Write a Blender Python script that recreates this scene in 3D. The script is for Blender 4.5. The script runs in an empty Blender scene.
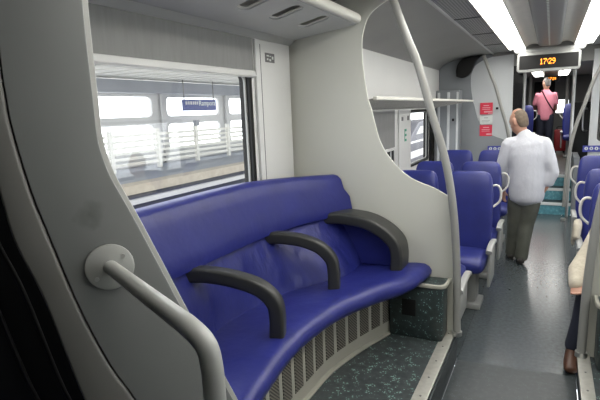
import bpy, bmesh, math, random
import numpy as np
from mathutils import Vector, Matrix
random.seed(4)
SC = bpy.context.scene
COL = SC.collection
PI = math.pi

# ------------------------------------------------------------------ materials
def mat(name, col, rough=0.5, metal=0.0, var=0.0, vscale=6.0, bump=0.0, bscale=40.0, spec=0.5, emit=None, estr=0.0, stretch=None):
    m = bpy.data.materials.new(name); m.use_nodes = True
    nt = m.node_tree; b = nt.nodes['Principled BSDF']
    b.inputs['Base Color'].default_value = (*col, 1)
    b.inputs['Roughness'].default_value = rough
    b.inputs['Metallic'].default_value = metal
    b.inputs['Specular IOR Level'].default_value = spec
    if emit:
        b.inputs['Emission Color'].default_value = (*emit, 1); b.inputs['Emission Strength'].default_value = estr
    tc = nt.nodes.new('ShaderNodeTexCoord')
    vec = tc.outputs['Object']
    if stretch:
        mp = nt.nodes.new('ShaderNodeMapping'); mp.inputs['Scale'].default_value = stretch
        nt.links.new(vec, mp.inputs['Vector']); vec = mp.outputs['Vector']
    if var > 0:
        n = nt.nodes.new('ShaderNodeTexNoise'); n.inputs['Scale'].default_value = vscale; n.inputs['Detail'].default_value = 5
        nt.links.new(vec, n.inputs['Vector'])
        r = nt.nodes.new('ShaderNodeValToRGB')
        r.color_ramp.elements[0].position = 0.3; r.color_ramp.elements[1].position = 0.7
        r.color_ramp.elements[0].color = (*[c * (1 - var) for c in col], 1)
        r.color_ramp.elements[1].color = (*[min(1, c * (1 + var)) for c in col], 1)
        nt.links.new(n.outputs['Fac'], r.inputs['Fac']); nt.links.new(r.outputs['Color'], b.inputs['Base Color'])
    if bump > 0:
        n2 = nt.nodes.new('ShaderNodeTexNoise'); n2.inputs['Scale'].default_value = bscale; n2.inputs['Detail'].default_value = 3
        nt.links.new(vec, n2.inputs['Vector'])
        bp = nt.nodes.new('ShaderNodeBump'); bp.inputs['Strength'].default_value = bump; bp.inputs['Distance'].default_value = 0.02
        nt.links.new(n2.outputs['Fac'], bp.inputs['Height']); nt.links.new(bp.outputs['Normal'], b.inputs['Normal'])
    return m

def speckle_mat(name, base, speck, scale=90, thr=0.16, rough=0.45):
    m = mat(name, base, rough)
    nt = m.node_tree; b = nt.nodes['Principled BSDF']; tc = nt.nodes.new('ShaderNodeTexCoord')
    v = nt.nodes.new('ShaderNodeTexVoronoi'); v.inputs['Scale'].default_value = scale
    n = nt.nodes.new('ShaderNodeTexNoise'); n.inputs['Scale'].default_value = scale * 0.35; n.inputs['Detail'].default_value = 4
    n3 = nt.nodes.new('ShaderNodeTexNoise'); n3.inputs['Scale'].default_value = 3
    for x in (v, n, n3): nt.links.new(tc.outputs['Object'], x.inputs['Vector'])
    lt = nt.nodes.new('ShaderNodeMath'); lt.operation = 'LESS_THAN'; lt.inputs[1].default_value = thr
    gt = nt.nodes.new('ShaderNodeMath'); gt.operation = 'GREATER_THAN'; gt.inputs[1].default_value = 0.55
    mu = nt.nodes.new('ShaderNodeMath'); mu.operation = 'MULTIPLY'
    nt.links.new(v.outputs['Distance'], lt.inputs[0]); nt.links.new(n.outputs['Fac'], gt.inputs[0])
    nt.links.new(lt.outputs[0], mu.inputs[0]); nt.links.new(gt.outputs[0], mu.inputs[1])
    rb = nt.nodes.new('ShaderNodeValToRGB')
    rb.color_ramp.elements[0].position = .3; rb.color_ramp.elements[1].position = .7
    rb.color_ramp.elements[0].color = (*[c * .75 for c in base], 1); rb.color_ramp.elements[1].color = (*[c * 1.25 for c in base], 1)
    nt.links.new(n.outputs['Fac'], rb.inputs['Fac'])
    mx = nt.nodes.new('ShaderNodeMix'); mx.data_type = 'RGBA'
    mx.inputs[7].default_value = (*speck, 1)
    nt.links.new(mu.outputs[0], mx.inputs[0]); nt.links.new(rb.outputs['Color'], mx.inputs[6])
    nt.links.new(mx.outputs[2], b.inputs['Base Color'])
    return m

def perf_mat(name, col, hole, scale, rough=.5, axis=(1, 1, 1)):
    """sheet with a fine regular grid of round punched holes"""
    m = mat(name, col, rough); nt = m.node_tree; b = nt.nodes['Principled BSDF']
    tc = nt.nodes.new('ShaderNodeTexCoord'); mp = nt.nodes.new('ShaderNodeMapping'); mp.inputs['Scale'].default_value = axis
    nt.links.new(tc.outputs['Object'], mp.inputs['Vector'])
    v = nt.nodes.new('ShaderNodeTexVoronoi'); v.inputs['Scale'].default_value = scale; v.inputs['Randomness'].default_value = 0
    nt.links.new(mp.outputs['Vector'], v.inputs['Vector'])
    lt = nt.nodes.new('ShaderNodeMath'); lt.operation = 'LESS_THAN'; lt.inputs[1].default_value = .42
    nt.links.new(v.outputs['Distance'], lt.inputs[0])
    mx = nt.nodes.new('ShaderNodeMix'); mx.data_type = 'RGBA'
    mx.inputs[6].default_value = (*col, 1); mx.inputs[7].default_value = (*hole, 1)
    nt.links.new(lt.outputs[0], mx.inputs[0]); nt.links.new(mx.outputs[2], b.inputs['Base Color'])
    return m

def mesh_mat(name, col, hole, k):
    m = mat(name, col, .5); nt = m.node_tree; b = nt.nodes['Principled BSDF']
    tc = nt.nodes.new('ShaderNodeTexCoord'); sx = nt.nodes.new('ShaderNodeSeparateXYZ'); nt.links.new(tc.outputs['Object'], sx.inputs[0])
    so = []
    for ax, f in (('Y', k), ('Z', k)):
        mu = nt.nodes.new('ShaderNodeMath'); mu.operation = 'MULTIPLY'; mu.inputs[1].default_value = f; nt.links.new(sx.outputs[ax], mu.inputs[0])
        si = nt.nodes.new('ShaderNodeMath'); si.operation = 'SINE'; nt.links.new(mu.outputs[0], si.inputs[0]); so.append(si)
    pr = nt.nodes.new('ShaderNodeMath'); pr.operation = 'MULTIPLY'; nt.links.new(so[0].outputs[0], pr.inputs[0]); nt.links.new(so[1].outputs[0], pr.inputs[1])
    gt = nt.nodes.new('ShaderNodeMath'); gt.operation = 'GREATER_THAN'; gt.inputs[1].default_value = -.08; nt.links.new(pr.outputs[0], gt.inputs[0])
    mx = nt.nodes.new('ShaderNodeMix'); mx.data_type = 'RGBA'; mx.inputs[6].default_value = (*col, 1); mx.inputs[7].default_value = (*hole, 1)
    nt.links.new(gt.outputs[0], mx.inputs[0]); nt.links.new(mx.outputs[2], b.inputs['Base Color'])
    return m

def glass_mat(name, tint=(1, 1, 1), gloss=.06):
    m = bpy.data.materials.new(name); m.use_nodes = True; nt = m.node_tree; nt.nodes.clear()
    o = nt.nodes.new('ShaderNodeOutputMaterial'); t = nt.nodes.new('ShaderNodeBsdfTransparent'); g = nt.nodes.new('ShaderNodeBsdfGlossy')
    t.inputs['Color'].default_value = (*tint, 1); g.inputs['Roughness'].default_value = .02
    mx = nt.nodes.new('ShaderNodeMixShader'); mx.inputs[0].default_value = gloss
    nt.links.new(t.outputs[0], mx.inputs[1]); nt.links.new(g.outputs[0], mx.inputs[2])
    nt.links.new(mx.outputs[0], o.inputs['Surface'])
    return m

def emis(name, col, s):
    m = bpy.data.materials.new(name); m.use_nodes = True; nt = m.node_tree; nt.nodes.clear()
    o = nt.nodes.new('ShaderNodeOutputMaterial'); e = nt.nodes.new('ShaderNodeEmission')
    e.inputs[0].default_value = (*col, 1); e.inputs[1].default_value = s
    nt.links.new(e.outputs[0], o.inputs['Surface']); return m

BLUE = mat('blue_leatherette', (.019, .024, .170), .38, var=.10, vscale=5, bump=.25, bscale=8, spec=.45)
BLUE2 = mat('blue_seat_cover', (.019, .026, .172), .42, var=.15, vscale=6, bump=.15, bscale=12, spec=.45)
WRINK = mat('blue_wrinkled_leatherette', (.018, .023, .162), .38, var=.12, vscale=5, bump=1.0, bscale=8, spec=.45, stretch=(1, 1, .45))
PANEL = mat('beige_grey_laminate', (.56, .56, .50), .55, var=.02, vscale=2)
NPANEL = mat('grey_laminate', (.222, .228, .222), .5, var=.05, vscale=3)
def stain(m, c, r, k):
    nt = m.node_tree; b = nt.nodes['Principled BSDF']; src = b.inputs['Base Color'].links[0].from_socket
    tc = nt.nodes.new('ShaderNodeTexCoord'); n = nt.nodes.new('ShaderNodeTexNoise'); n.inputs['Scale'].default_value = 22
    nt.links.new(tc.outputs['Object'], n.inputs['Vector'])
    dn = nt.nodes.new('ShaderNodeVectorMath'); dn.operation = 'DISTANCE'; dn.inputs[1].default_value = c
    nt.links.new(tc.outputs['Object'], dn.inputs[0])
    ad = nt.nodes.new('ShaderNodeMath'); ad.operation = 'MULTIPLY_ADD'; ad.inputs[1].default_value = r * 1.6; nt.links.new(n.outputs['Fac'], ad.inputs[0]); nt.links.new(dn.outputs['Value'], ad.inputs[2])
    mr = nt.nodes.new('ShaderNodeMapRange'); mr.inputs[1].default_value = r * .9; mr.inputs[2].default_value = r * 1.9; mr.inputs[3].default_value = k; mr.inputs[4].default_value = 0
    nt.links.new(ad.outputs[0], mr.inputs[0])
    mx = nt.nodes.new('ShaderNodeMix'); mx.data_type = 'RGBA'; mx.inputs[7].default_value = (.06, .06, .055, 1)
    nt.links.new(mr.outputs[0], mx.inputs[0]); nt.links.new(src, mx.inputs[6]); nt.links.new(mx.outputs[2], b.inputs['Base Color'])
stain(NPANEL, (-1.088, .856, 1.475), .036, .6)
EDGE = mat('pale_edging', (.58, .58, .55), .45)
STRIP = mat('grey_edge_profile', (.155, .153, .14), .5, var=.05, vscale=4)
GROOVE = mat('dark_joint', (.03, .03, .03), .6)
COVEM = mat('pale_grey_cove', (.66, .66, .64), .5)
SHELFM = mat('shelf_underside_grey', (.46, .46, .45), .5, var=.03, vscale=3)
CREAM = mat('cream_plastic', (.62, .61, .55), .4)
WHITE = mat('white_laminate', (.74, .74, .715), .5, var=.02, vscale=2)
CEIL = mat('ceiling_grey', (.27, .268, .255), .5, var=.04, vscale=2)
CEIL2 = mat('ceiling_mid_panel', (.21, .21, .205), .42)
REFL = mat('light_reflector', (.66, .64, .58), .40, metal=.25, var=.04, vscale=9)
GRILLE_C = perf_mat('perforated_ceiling_panel', (.30, .30, .29), (.09, .09, .09), 42)
GRILLE_S = mesh_mat('perforated_heater_mesh', (.27, .255, .21), (.025, .022, .02), 330)
SKIRT = mat('beige_heater_cover', (.40, .39, .33), .45, var=.03, vscale=4)
BLACK = mat('black_rubber', (.008, .008, .008), .5, spec=.3)
DOORM = mat('black_door_panel', (.006, .006, .007), .45, spec=.25)
BLACKG = mat('black_gloss', (.012, .012, .014), .12)
ARM = mat('charcoal_armrest', (.034, .035, .032), .42, var=.08, vscale=9)
POLE = mat('grey_painted_pole', (.29, .29, .27), .35)
RAILM = mat('grey_handrail', (.40, .405, .38), .30)
STEEL = mat('steel', (.55, .55, .54), .3, metal=.9)
ALU = mat('aluminium_sill', (.52, .51, .46), .4, metal=.45, var=.08, vscale=30)
SEATGREY = mat('seat_grey_plastic', (.36, .365, .35), .45)
HANDLE = mat('ivory_handle', (.62, .61, .57), .4)
CARPET = speckle_mat('speckled_floor', (.050, .060, .062), (.20, .34, .29), 80, .36, .38)
CARPETB = speckle_mat('speckled_box_cover', (.030, .044, .044), (.20, .36, .33), 85, .28, .4)
FLOORM = speckle_mat('aisle_floor', (.066, .078, .083), (.085, .11, .112), 110, .22, .24)
MATTM = speckle_mat('aisle_floor_dark', (.032, .040, .043), (.07, .105, .105), 90, .25, .42)
RISER = speckle_mat('teal_riser', (.11, .32, .39), (.28, .54, .57), 60, .3, .4)
NOSE = mat('white_nosing', (.70, .74, .74), .5)
UPFLOOR = mat('dark_upper_floor', (.085, .08, .07), .35, var=.1)
RED = mat('red_sticker', (.72, .035, .075), .5)
STICKW = mat('white_sticker', (.70, .74, .70), .5)
STICKP = mat('pale_pink_print', (.80, .45, .48), .5)
STICKG = mat('grey_print', (.16, .16, .16), .5)
GREENM = mat('green_print', (.05, .35, .22), .5)
SIGNB2 = mat('dark_blue_station_sign', (.035, .055, .22), .5)
SIGNB = mat('blue_sign', (.06, .07, .36), .4)
FARP = mat('far_partition_grey', (.23, .245, .26), .5, var=.03)
FARL = mat('far_partition_pale', (.60, .62, .63), .45)
BLINDM = mat('grey_blind_fabric', (.27, .27, .262), .8, var=.06, vscale=12, stretch=(1, 4, .5))
AMBER = emis('amber_led', (1.0, .30, .03), 5.0)
LAMP = emis('lamp_diffuser', (1.0, .98, .93), 13.0)
GLASS = glass_mat('window_glass')
DARKGLASS = glass_mat('dark_glass', (.18, .19, .2))
SKIN = mat('skin', (.50, .27, .19), .5, var=.08)
HAIRG = mat('grey_brown_hair', (.16, .12, .085), .7, var=.25, vscale=40, bump=.3, bscale=120)
HAIRD = mat('grey_dark_hair', (.11, .10, .095), .7, var=.25, vscale=40, bump=.3, bscale=120)
SHIRT = mat('white_lavender_shirt', (.62, .63, .68), .8, var=.05, bump=.9, bscale=14, stretch=(1, 1, .5))
TROUS = mat('olive_grey_trousers', (.098, .102, .083), .85, var=.15, vscale=9, bump=.5, bscale=10)
PINK = mat('pink_shirt', (.66, .23, .30), .8, var=.06, bump=.3, bscale=10)
JEANS = mat('dark_navy_trousers', (.015, .018, .035), .8)
SHOE = mat('dark_shoe', (.022, .018, .015), .5)
BROWN = mat('brown_leather_shoe', (.085, .035, .018), .45, var=.2)
CLOTH = mat('cream_cloth', (.56, .51, .41), .85, var=.12, bump=1.0, bscale=14)
CASE = mat('red_suitcase', (.22, .012, .016), .5)
STRAP = mat('dark_red_strap', (.06, .015, .02), .6)
CONC = mat('station_concrete', (.54, .54, .54), .85, var=.05, vscale=.8)
BEAMM = mat('blue_grey_steel_beam', (.24, .255, .285), .6, var=.06, vscale=1)
PLAT = mat('platform_paving', (.20, .225, .27), .6, var=.08, vscale=1.2)
TAN = mat('platform_edge_stone', (.40, .36, .30), .8, var=.1)
DARKW = mat('dark_blue_grey_wall', (.05, .055, .075), .85)  # even dark colour of the platform face and far side walls
BALLAST = mat('track_slab', (.36, .34, .31), .9, var=.15, vscale=6)
RAILST = mat('rail_steel', (.06, .06, .075), .5)
FENCE = mat('ivory_fence', (.74, .73, .67), .6)
SOFF = mat('ribbed_canopy', (.74, .73, .69), .7)

# ------------------------------------------------------------------ helpers
def link(name, me, m=None, parent=None):
    o = bpy.data.objects.new(name, me); COL.objects.link(o)
    if m is not None and len(me.materials) == 0: me.materials.append(m)
    if parent is not None: o.parent = parent
    return o
def obj(name, bm, m, parent=None, smooth=False, ang=40):
    bmesh.ops.recalc_face_normals(bm, faces=bm.faces[:])
    me = bpy.data.meshes.new(name); bm.to_mesh(me); bm.free()
    if smooth:
        for p in me.polygons: p.use_smooth = True
        me.set_sharp_from_angle(angle=math.radians(ang))
    return link(name, me, m, parent)
def tag(o, label=None, cat=None, group=None, kind=None):
    if label: o['label'] = label
    if cat: o['category'] = cat
    if group: o['group'] = group
    if kind: o['kind'] = kind
    return o
def struct(o): o['kind'] = 'structure'; return o
def empty(name, loc=(0, 0, 0), label=None, cat=None, group=None, rz=0):
    o = bpy.data.objects.new(name, None); o.empty_display_size = .1; COL.objects.link(o)
    o.location = loc; o.rotation_euler = (0, 0, rz); tag(o, label, cat, group); return o
def copy_tree(o, parent=None):
    c = o.copy(); COL.objects.link(c)
    if parent is not None: c.parent = parent
    for ch in [k for k in bpy.data.objects if k.parent == o]: copy_tree(ch, c)
    return c

def box(bm, lo, hi, bev=0.0, seg=2, M=None):
    lo = Vector(lo); hi = Vector(hi); c = (lo + hi) / 2; d = hi - lo
    r = bmesh.ops.create_cube(bm, size=1, matrix=Matrix.Translation(c) @ Matrix.Diagonal((d.x, d.y, d.z, 1)))
    vs = r['verts']
    if bev > 0:
        es = list({e for v in vs for e in v.link_edges})
        rr = bmesh.ops.bevel(bm, geom=es, offset=bev, segments=seg, affect='EDGES', profile=.5)
        vs = list({v for f in rr['faces'] for v in f.verts} | {v for v in vs if v.is_valid})
    if M is not None: bmesh.ops.transform(bm, matrix=M, verts=[v for v in vs if v.is_valid])
    return vs
def boxo(name, lo, hi, m, parent=None, bev=0.0, M=None):
    bm = bmesh.new(); box(bm, lo, hi, bev)
    if M is not None: bmesh.ops.transform(bm, matrix=M, verts=bm.verts[:])
    return obj(name, bm, m, parent, smooth=bev > 0)

def spline(pts, n=8, closed=False):
    P = [Vector(p) for p in pts]; out = []
    N = len(P); rng = range(N) if closed else range(N - 1)
    for i in rng:
        if closed: a, b, c, d = P[i - 1], P[i], P[(i + 1) % N], P[(i + 2) % N]
        else:
            b, c = P[i], P[i + 1]
            a = P[i - 1] if i > 0 else b * 2 - c
            d = P[i + 2] if i + 2 < N else c * 2 - b
        for k in range(n):
            t = k / n
            out.append(.5 * ((2 * b) + (c - a) * t + (2 * a - 5 * b + 4 * c - d) * t * t + (3 * b - a - 3 * c + d) * t ** 3))
    if not closed: out.append(P[-1])
    return out

def sweep(bm, pts, sec, closed_caps=True, up=Vector((0, 0, 1)), scale=None):
    """sec: list of (a,b) in local frame (side, normal)"""
    P = [Vector(p) for p in pts]; rings = []; nrm = None
    for i, p in enumerate(P):
        t = (P[min(i + 1, len(P) - 1)] - P[max(i - 1, 0)]).normalized()
        if nrm is None:
            nrm = up - t * up.dot(t)
            if nrm.length < 1e-3: nrm = Vector((1, 0, 0)) - t * t.x
        else: nrm = nrm - t * nrm.dot(t)
        nrm.normalize(); side = t.cross(nrm)
        s = 1 if scale is None else scale[i]
        rings.append([bm.verts.new(p + side * a * s + nrm * b * s) for a, b in sec])
    n = len(sec)
    for r0, r1 in zip(rings, rings[1:]):
        for k in range(n):
            bm.faces.new((r0[k], r0[(k + 1) % n], r1[(k + 1) % n], r1[k]))
    if closed_caps:
        bm.faces.new(rings[0][::-1]); bm.faces.new(rings[-1])
    return rings
def circ(r, n=14): return [(r * math.cos(2 * PI * k / n), r * math.sin(2 * PI * k / n)) for k in range(n)]
def rrect(w, h, r, n=4):
    out = []
    for cx, cy, a0 in ((w / 2 - r, h / 2 - r, 0), (-w / 2 + r, h / 2 - r, 90), (-w / 2 + r, -h / 2 + r, 180), (w / 2 - r, -h / 2 + r, 270)):
        for k in range(n + 1):
            a = math.radians(a0 + 90 * k / n); out.append((cx + r * math.cos(a), cy + r * math.sin(a)))
    return out
def tube(name, pts, r, m, parent=None, n=14, smoothn=8):
    bm = bmesh.new(); sweep(bm, spline(pts, smoothn) if smoothn else pts, circ(r, n)); return obj(name, bm, m, parent, smooth=True)
def cyl(bm, p0, p1, r, n=20):
    sweep(bm, [p0, p1], circ(r, n), up=Vector((.3, .2, .9)))

def plate(name, outer, holes, thick, M, m, parent=None, bevel=0.0):
    """2D outline (with holes) in local xy, extruded +-thick/2 along local z, placed by M"""
    cu = bpy.data.curves.new(name, 'CURVE'); cu.dimensions = '2D'; cu.fill_mode = 'BOTH'
    cu.extrude = max(thick / 2 - bevel, 0.0001); cu.bevel_depth = bevel; cu.bevel_resolution = 2
    if bevel: cu.offset = -bevel
    for poly in [outer] + list(holes):
        s = cu.splines.new('POLY'); s.points.add(len(poly) - 1)
        for pt, q in zip(s.points, poly): pt.co = (q[0], q[1], 0, 1)
        s.use_cyclic_u = True
    to = bpy.data.objects.new('tmp', cu); COL.objects.link(to)
    dg = bpy.context.evaluated_depsgraph_get(); dg.update()
    me = bpy.data.meshes.new_from_object(to.evaluated_get(dg)); me.name = name
    bpy.data.objects.remove(to); bpy.data.curves.remove(cu)
    me.transform(M)
    bm = bmesh.new(); bm.from_mesh(me)
    bmesh.ops.remove_doubles(bm, verts=bm.verts[:], dist=1e-5)
    bmesh.ops.recalc_face_normals(bm, faces=bm.faces[:]); bm.to_mesh(me); bm.free()
    me.materials.clear()
    for p in me.polygons: p.use_smooth = True
    me.set_sharp_from_angle(angle=math.radians(35))
    return link(name, me, m, parent)
def frameM(o, u, v):
    u = Vector(u).normalized(); v = Vector(v).normalized(); w = u.cross(v)
    M = Matrix((u, v, w)).transposed().to_4x4(); M.translation = Vector(o); return M
XZ = lambda y: frameM((0, y, 0), (1, 0, 0), (0, 0, 1))      # local z = -Y
YZ = lambda x: frameM((x, 0, 0), (0, 1, 0), (0, 0, 1))      # local z = +X
XY = lambda z: frameM((0, 0, z), (1, 0, 0), (0, 1, 0))
def rr2(x0, y0, x1, y1, r, n=5):
    return [((x0 + x1) / 2 + a, (y0 + y1) / 2 + b) for a, b in rrect(x1 - x0, y1 - y0, r, n)]
def sp2(pts, n=6): return [(p.x, p.y) for p in spline([(a, b, 0) for a, b in pts], n)]
def profile_y(name, prof, y0, y1, m, thick=.02, parent=None, smooth=True):
    """polyline (x,z) given thickness upward and run along Y"""
    bm = bmesh.new()
    A = [[bm.verts.new((x, y, z)) for x, z in prof] for y in (y0, y1)]
    B = [[bm.verts.new((x, y, z + thick)) for x, z in prof] for y in (y0, y1)]
    n = len(prof)
    for k in range(n - 1):
        bm.faces.new((A[0][k], A[0][k + 1], A[1][k + 1], A[1][k])); bm.faces.new((B[0][k], B[0][k + 1], B[1][k + 1], B[1][k]))
        for j in (0, 1): bm.faces.new((A[j][k], A[j][k + 1], B[j][k + 1], B[j][k]))
    for k in (0, n - 1): bm.faces.new((A[0][k], A[1][k], B[1][k], B[0][k]))
    return obj(name, bm, m, parent, smooth=smooth)
def text_mesh(name, s, size, M, m, parent, ext=.001):
    cu = bpy.data.curves.new(name, 'FONT'); cu.body = s; cu.size = size; cu.extrude = ext; cu.align_x = 'CENTER'; cu.align_y = 'CENTER'
    to = bpy.data.objects.new('tmp', cu); COL.objects.link(to)
    dg = bpy.context.evaluated_depsgraph_get(); dg.update()
    me = bpy.data.meshes.new_from_object(to.evaluated_get(dg)); me.name = name
    bpy.data.objects.remove(to); bpy.data.curves.remove(cu); me.transform(M); me.materials.clear()
    return link(name, me, m, parent)

XC = -.10                      # centre line of the carriage
XL, XR = -1.72, 1.52           # side walls
YP = 3.20                      # cross partition
YF = 8.20                      # far partition
mir = lambda x: 2 * XC - x - .070

# ------------------------------------------------------------------ camera
vp = (552, 103); roll = math.radians(2.3); F = 480.0
d = Vector((vp[0] - 300, 200 - vp[1], -F)).normalized(); h = Vector((math.cos(roll), math.sin(roll), 0))
U = h.cross(d).normalized()
if U.y < 0: U = -U
Xa = d.cross(U)
R = Matrix((Xa, d, U)).to_4x4(); R.translation = (0, 0, 1.72)
cam = bpy.data.cameras.new('camera'); cam.sensor_width = 36; cam.lens = 36 * F / 600; cam.clip_start = .02; cam.clip_end = 300
co = bpy.data.objects.new('camera', cam); COL.objects.link(co); co.matrix_world = R; SC.camera = co

# ------------------------------------------------------------------ setting: floors, walls, ceiling
struct(boxo('floor', (-.50, 2.6, -.08), (.215, 8.34, 0), FLOORM))
struct(boxo('floor_side', (XL, 3.26, -.08), (-.502, 8.34, 0), FLOORM))
struct(boxo('floor_side', (.217, 3.26, -.08), (XR, 8.34, 0), FLOORM))
bpy.data.objects['floor'].data.transform(Matrix.Translation((0, 0, 0)))
ff = struct(boxo('floor_entrance', (-.50, -1.6, -.08), (.215, 2.6, 0), MATTM))
# the darker inlay reaches obliquely up to the saloon floor
bm = bmesh.new()
vs = [bm.verts.new(p) for p in ((-.499, 2.5, .004), (.213, 2.5, .004), (.213, 3.26, .004), (-.499, 3.19, .004))]
bm.faces.new(vs); bmesh.ops.extrude_face_region(bm, geom=bm.faces[:])
for v in bm.verts[:4]: v.co.z = .0005
struct(obj('floor_inlay', bm, MATTM))
def raised(name, x0, x1):
    return struct(boxo(name, (x0, -1.6, -.08), (x1, YP - .03, .20), CARPET))
raised('floor_left', XL, -.512); raised('floor_right', .231, XR)
for nm, x0, x1, xs in (('trim_1', -.575, -.498, -1), ('trim_2', .205, .282, 1)):
    pass
def sill(name, x0, x1, xr0, xr1):
    o = struct(boxo(name, (x0, .4, .186), (x1, YP + .0, .206), ALU, bev=.003))
    struct(boxo(name + '_riser', (xr0, .4, 0.006), (xr1, YP + .0, .186), SKIRT))
    bm = bmesh.new()
    for k in range(14):
        y = .55 + k * .2
        cyl(bm, ((x0 + x1) / 2, y, .206), ((x0 + x1) / 2, y, .2075), .006, 10)
    obj(name + '_screws', bm, STICKG, o)
    return o
sill('trim_1', -.592, -.512, -.514, -.502)
sill('trim_2', .207, .275, .217, .229)
bpy.data.objects['trim_1_riser'].data.materials[0] = MATTM
bpy.data.objects['trim_2_riser'].data.materials[0] = MATTM

# left body side wall with its windows
W1 = (0.62, 1.22, 2.66, 2.00); W2 = (3.55, .92, 5.82, 1.70); W3 = (6.60, .92, 7.72, 1.70)
struct(plate('wall_left', [(-1.6, -.1), (9.0, -.1), (9.0, 2.62), (-1.6, 2.62)],
             [rr2(*W1, .05), rr2(*W2, .05), rr2(*W3, .05)], .05, YZ(XL - .025), WHITE))
struct(plate('wall_right', [(-1.6, -.1), (9.0, -.1), (9.0, 2.62), (-1.6, 2.62)],
             [rr2(*W1, .05), rr2(*W2, .05), rr2(*W3, .05)], .05, YZ(XR + .025), WHITE))
def window(name, W, xw, sgn):
    y0, z0, y1, z1 = W
    o = struct(plate(name, rr2(y0 - .005, z0 - .005, y1 + .005, z1 + .005, .05), [rr2(y0 + .028, z0 + .028, y1 - .028, z1 - .028, .035)], .075, YZ(xw - sgn * .028), BLACK))
    p = plate('window_pane', rr2(y0 + .02, z0 + .02, y1 - .02, z1 - .02, .04), [], .008, YZ(xw - sgn * .045), GLASS, o)
    q = plate('window_inner_rim', rr2(y0 + .026, z0 + .026, y1 - .026, z1 - .026, .036), [rr2(y0 + .042, z0 + .042, y1 - .042, z1 - .042, .03)], .012, YZ(xw - sgn * .02), SEATGREY, o)
    return o
window('window_1', W1, XL, 1); window('window_2', W2, XL, 1); window('window_3', W3, XL, 1)
window('window_4', W1, XR, -1); window('window_5', W2, XR, -1); window('window_6', W3, XR, -1)
# white pillar panel beside the first window
pil = struct(boxo('trim_3', (XL + .002, 2.712, .2), (XL + .02, YP - .032, 2.198), WHITE, bev=.004))
boxo('pillar_joint', (XL + .0195, 2.765, .2), (XL + .0215, 2.769, 2.17), GROOVE, pil)
lb = tag(boxo('notice_label', (XL + .021, 2.825, 2.062), (XL + .023, 2.945, 2.122), STICKG), 'small dark pictogram label high on the white pillar beside the window', 'label')
bm = bmesh.new()
for (a, b, w, hh) in ((.012, .05, .03, .012), (.05, .05, .02, .008), (.015, .018, .018, .016), (.045, .012, .022, .018), (.08, .03, .02, .025)):
    box(bm, (XL + .0235, 2.830 + a, 2.062 + b * .75), (XL + .0242, 2.830 + a + w, 2.062 + b * .75 + hh * .75))
obj('pictogram', bm, STICKW, lb)

# roller blind of the first window
bl = empty('roller_blind', (XL + .03, 1.6, 2.0), 'grey roller blind drawn down over the top of the large window', 'blind')
def local(o, p): o.parent = p; o.matrix_parent_inverse = Matrix.Translation(-Vector(p.location)); return o
local(boxo('blind_fabric', (XL + .006, .55, 2.00), (XL + .012, 2.69, 2.20), BLINDM), bl)
local(boxo('bottom_bar', (XL + .003, .55, 1.955), (XL + .028, 2.69, 1.998), WHITE, bev=.006), bl)
local(boxo('pull_lip', (XL + .02, .55, 1.962), (XL + .036, 2.69, 1.970), WHITE, bev=.002), bl)
b2 = empty('roller_blind', (XL + .03, 4.6, 1.4), 'dark grey roller blind half drawn behind the curved partition', 'blind')
local(boxo('blind_fabric', (XL + .004, 3.5, 1.26), (XL + .010, 5.86, 1.75), BLINDM), b2)
local(boxo('bottom_bar', (XL + .002, 3.5, 1.225), (XL + .024, 5.86, 1.258), WHITE, bev=.005), b2)
# white pillar between saloon windows
pl2 = struct(boxo('trim_4', (XL + .002, 6.02, .0), (XL + .022, 6.585, 1.76), WHITE, bev=.004))
bm = bmesh.new()
box(bm, (XL + .022, 6.12, 1.57), (XL + .024, 6.20, 1.62)); box(bm, (XL + .022, 6.40, 1.57), (XL + .024, 6.48, 1.63))
obj('fixing_plates', bm, STICKG, pl2)
bm = bmesh.new()
box(bm, (XL + .022, 6.26, 1.30), (XL + .024, 6.285, 1.46))
for k in range(3): box(bm, (XL + .022, 6.285, 1.30 + .065 * k), (XL + .024, 6.36, 1.33 + .065 * k))
obj('escape_pictogram', bm, GREENM, pl2)
struct(boxo('trim_5', (XL + .002, 7.80, 0), (XL + .03, YF - .30, 1.80), BLACK))
# upper white panels of the saloon sides
for nm, xx, s in (('trim_6', XL + .06, 1), ('trim_7', XR - .06, -1)):
    struct(boxo(nm, (xx - .012, YP + .03, 1.80), (xx + .012, YF - .02, 2.31), WHITE))

# ceiling: coves, perforated panels, reflectors, middle panel
def bez(pts, n=10): return sp2(pts, n)
coveL = bez([(XL + .06, 2.30), (-1.60, 2.375), (-1.45, 2.44), (-1.2, 2.485), (-.85, 2.505)])
mx = lambda pr: [(2 * -.065 - x, z) for x, z in pr]
coveR = bez([(XR - .06, 2.30), (1.40, 2.375), (1.28, 2.44), (1.05, 2.485), (.72, 2.505)])
y0c, y1c = -1.6, 7.72
struct(profile_y('ceiling', coveL, y0c, YF, CEIL)); struct(profile_y('ceiling_right', coveR, y0c, YF, CEIL))
struct(profile_y('ceiling_perforated_left', [(-.835, 2.505), (-.585, 2.505)], y0c, YF, GRILLE_C))
struct(profile_y('ceiling_perforated_right', [(.455, 2.505), (.705, 2.505)], y0c, YF, GRILLE_C))
for nm, x0, x1 in (('trim_8', -.853, -.832), ('trim_9', .702, .723)):
    struct(boxo(nm, (x0, y0c, 2.488), (x1, YF, 2.512), SHELFM, bev=.004))
bm = bmesh.new()
for y in np.arange(1.4, 8.0, 1.12):
    box(bm, (-.835, y, 2.500), (-.585, y + .012, 2.506)); box(bm, (.455, y, 2.500), (.705, y + .012, 2.506))
struct(obj('ceiling_joints', bm, GROOVE))
reflL = bez([(-.362, 2.50), (-.33, 2.528), (-.27, 2.545), (-.205, 2.535)])
struct(profile_y('ceiling_reflector_left', reflL, y0c, y1c, REFL)); struct(profile_y('ceiling_reflector_right', mx(reflL), y0c, y1c, REFL))
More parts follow.
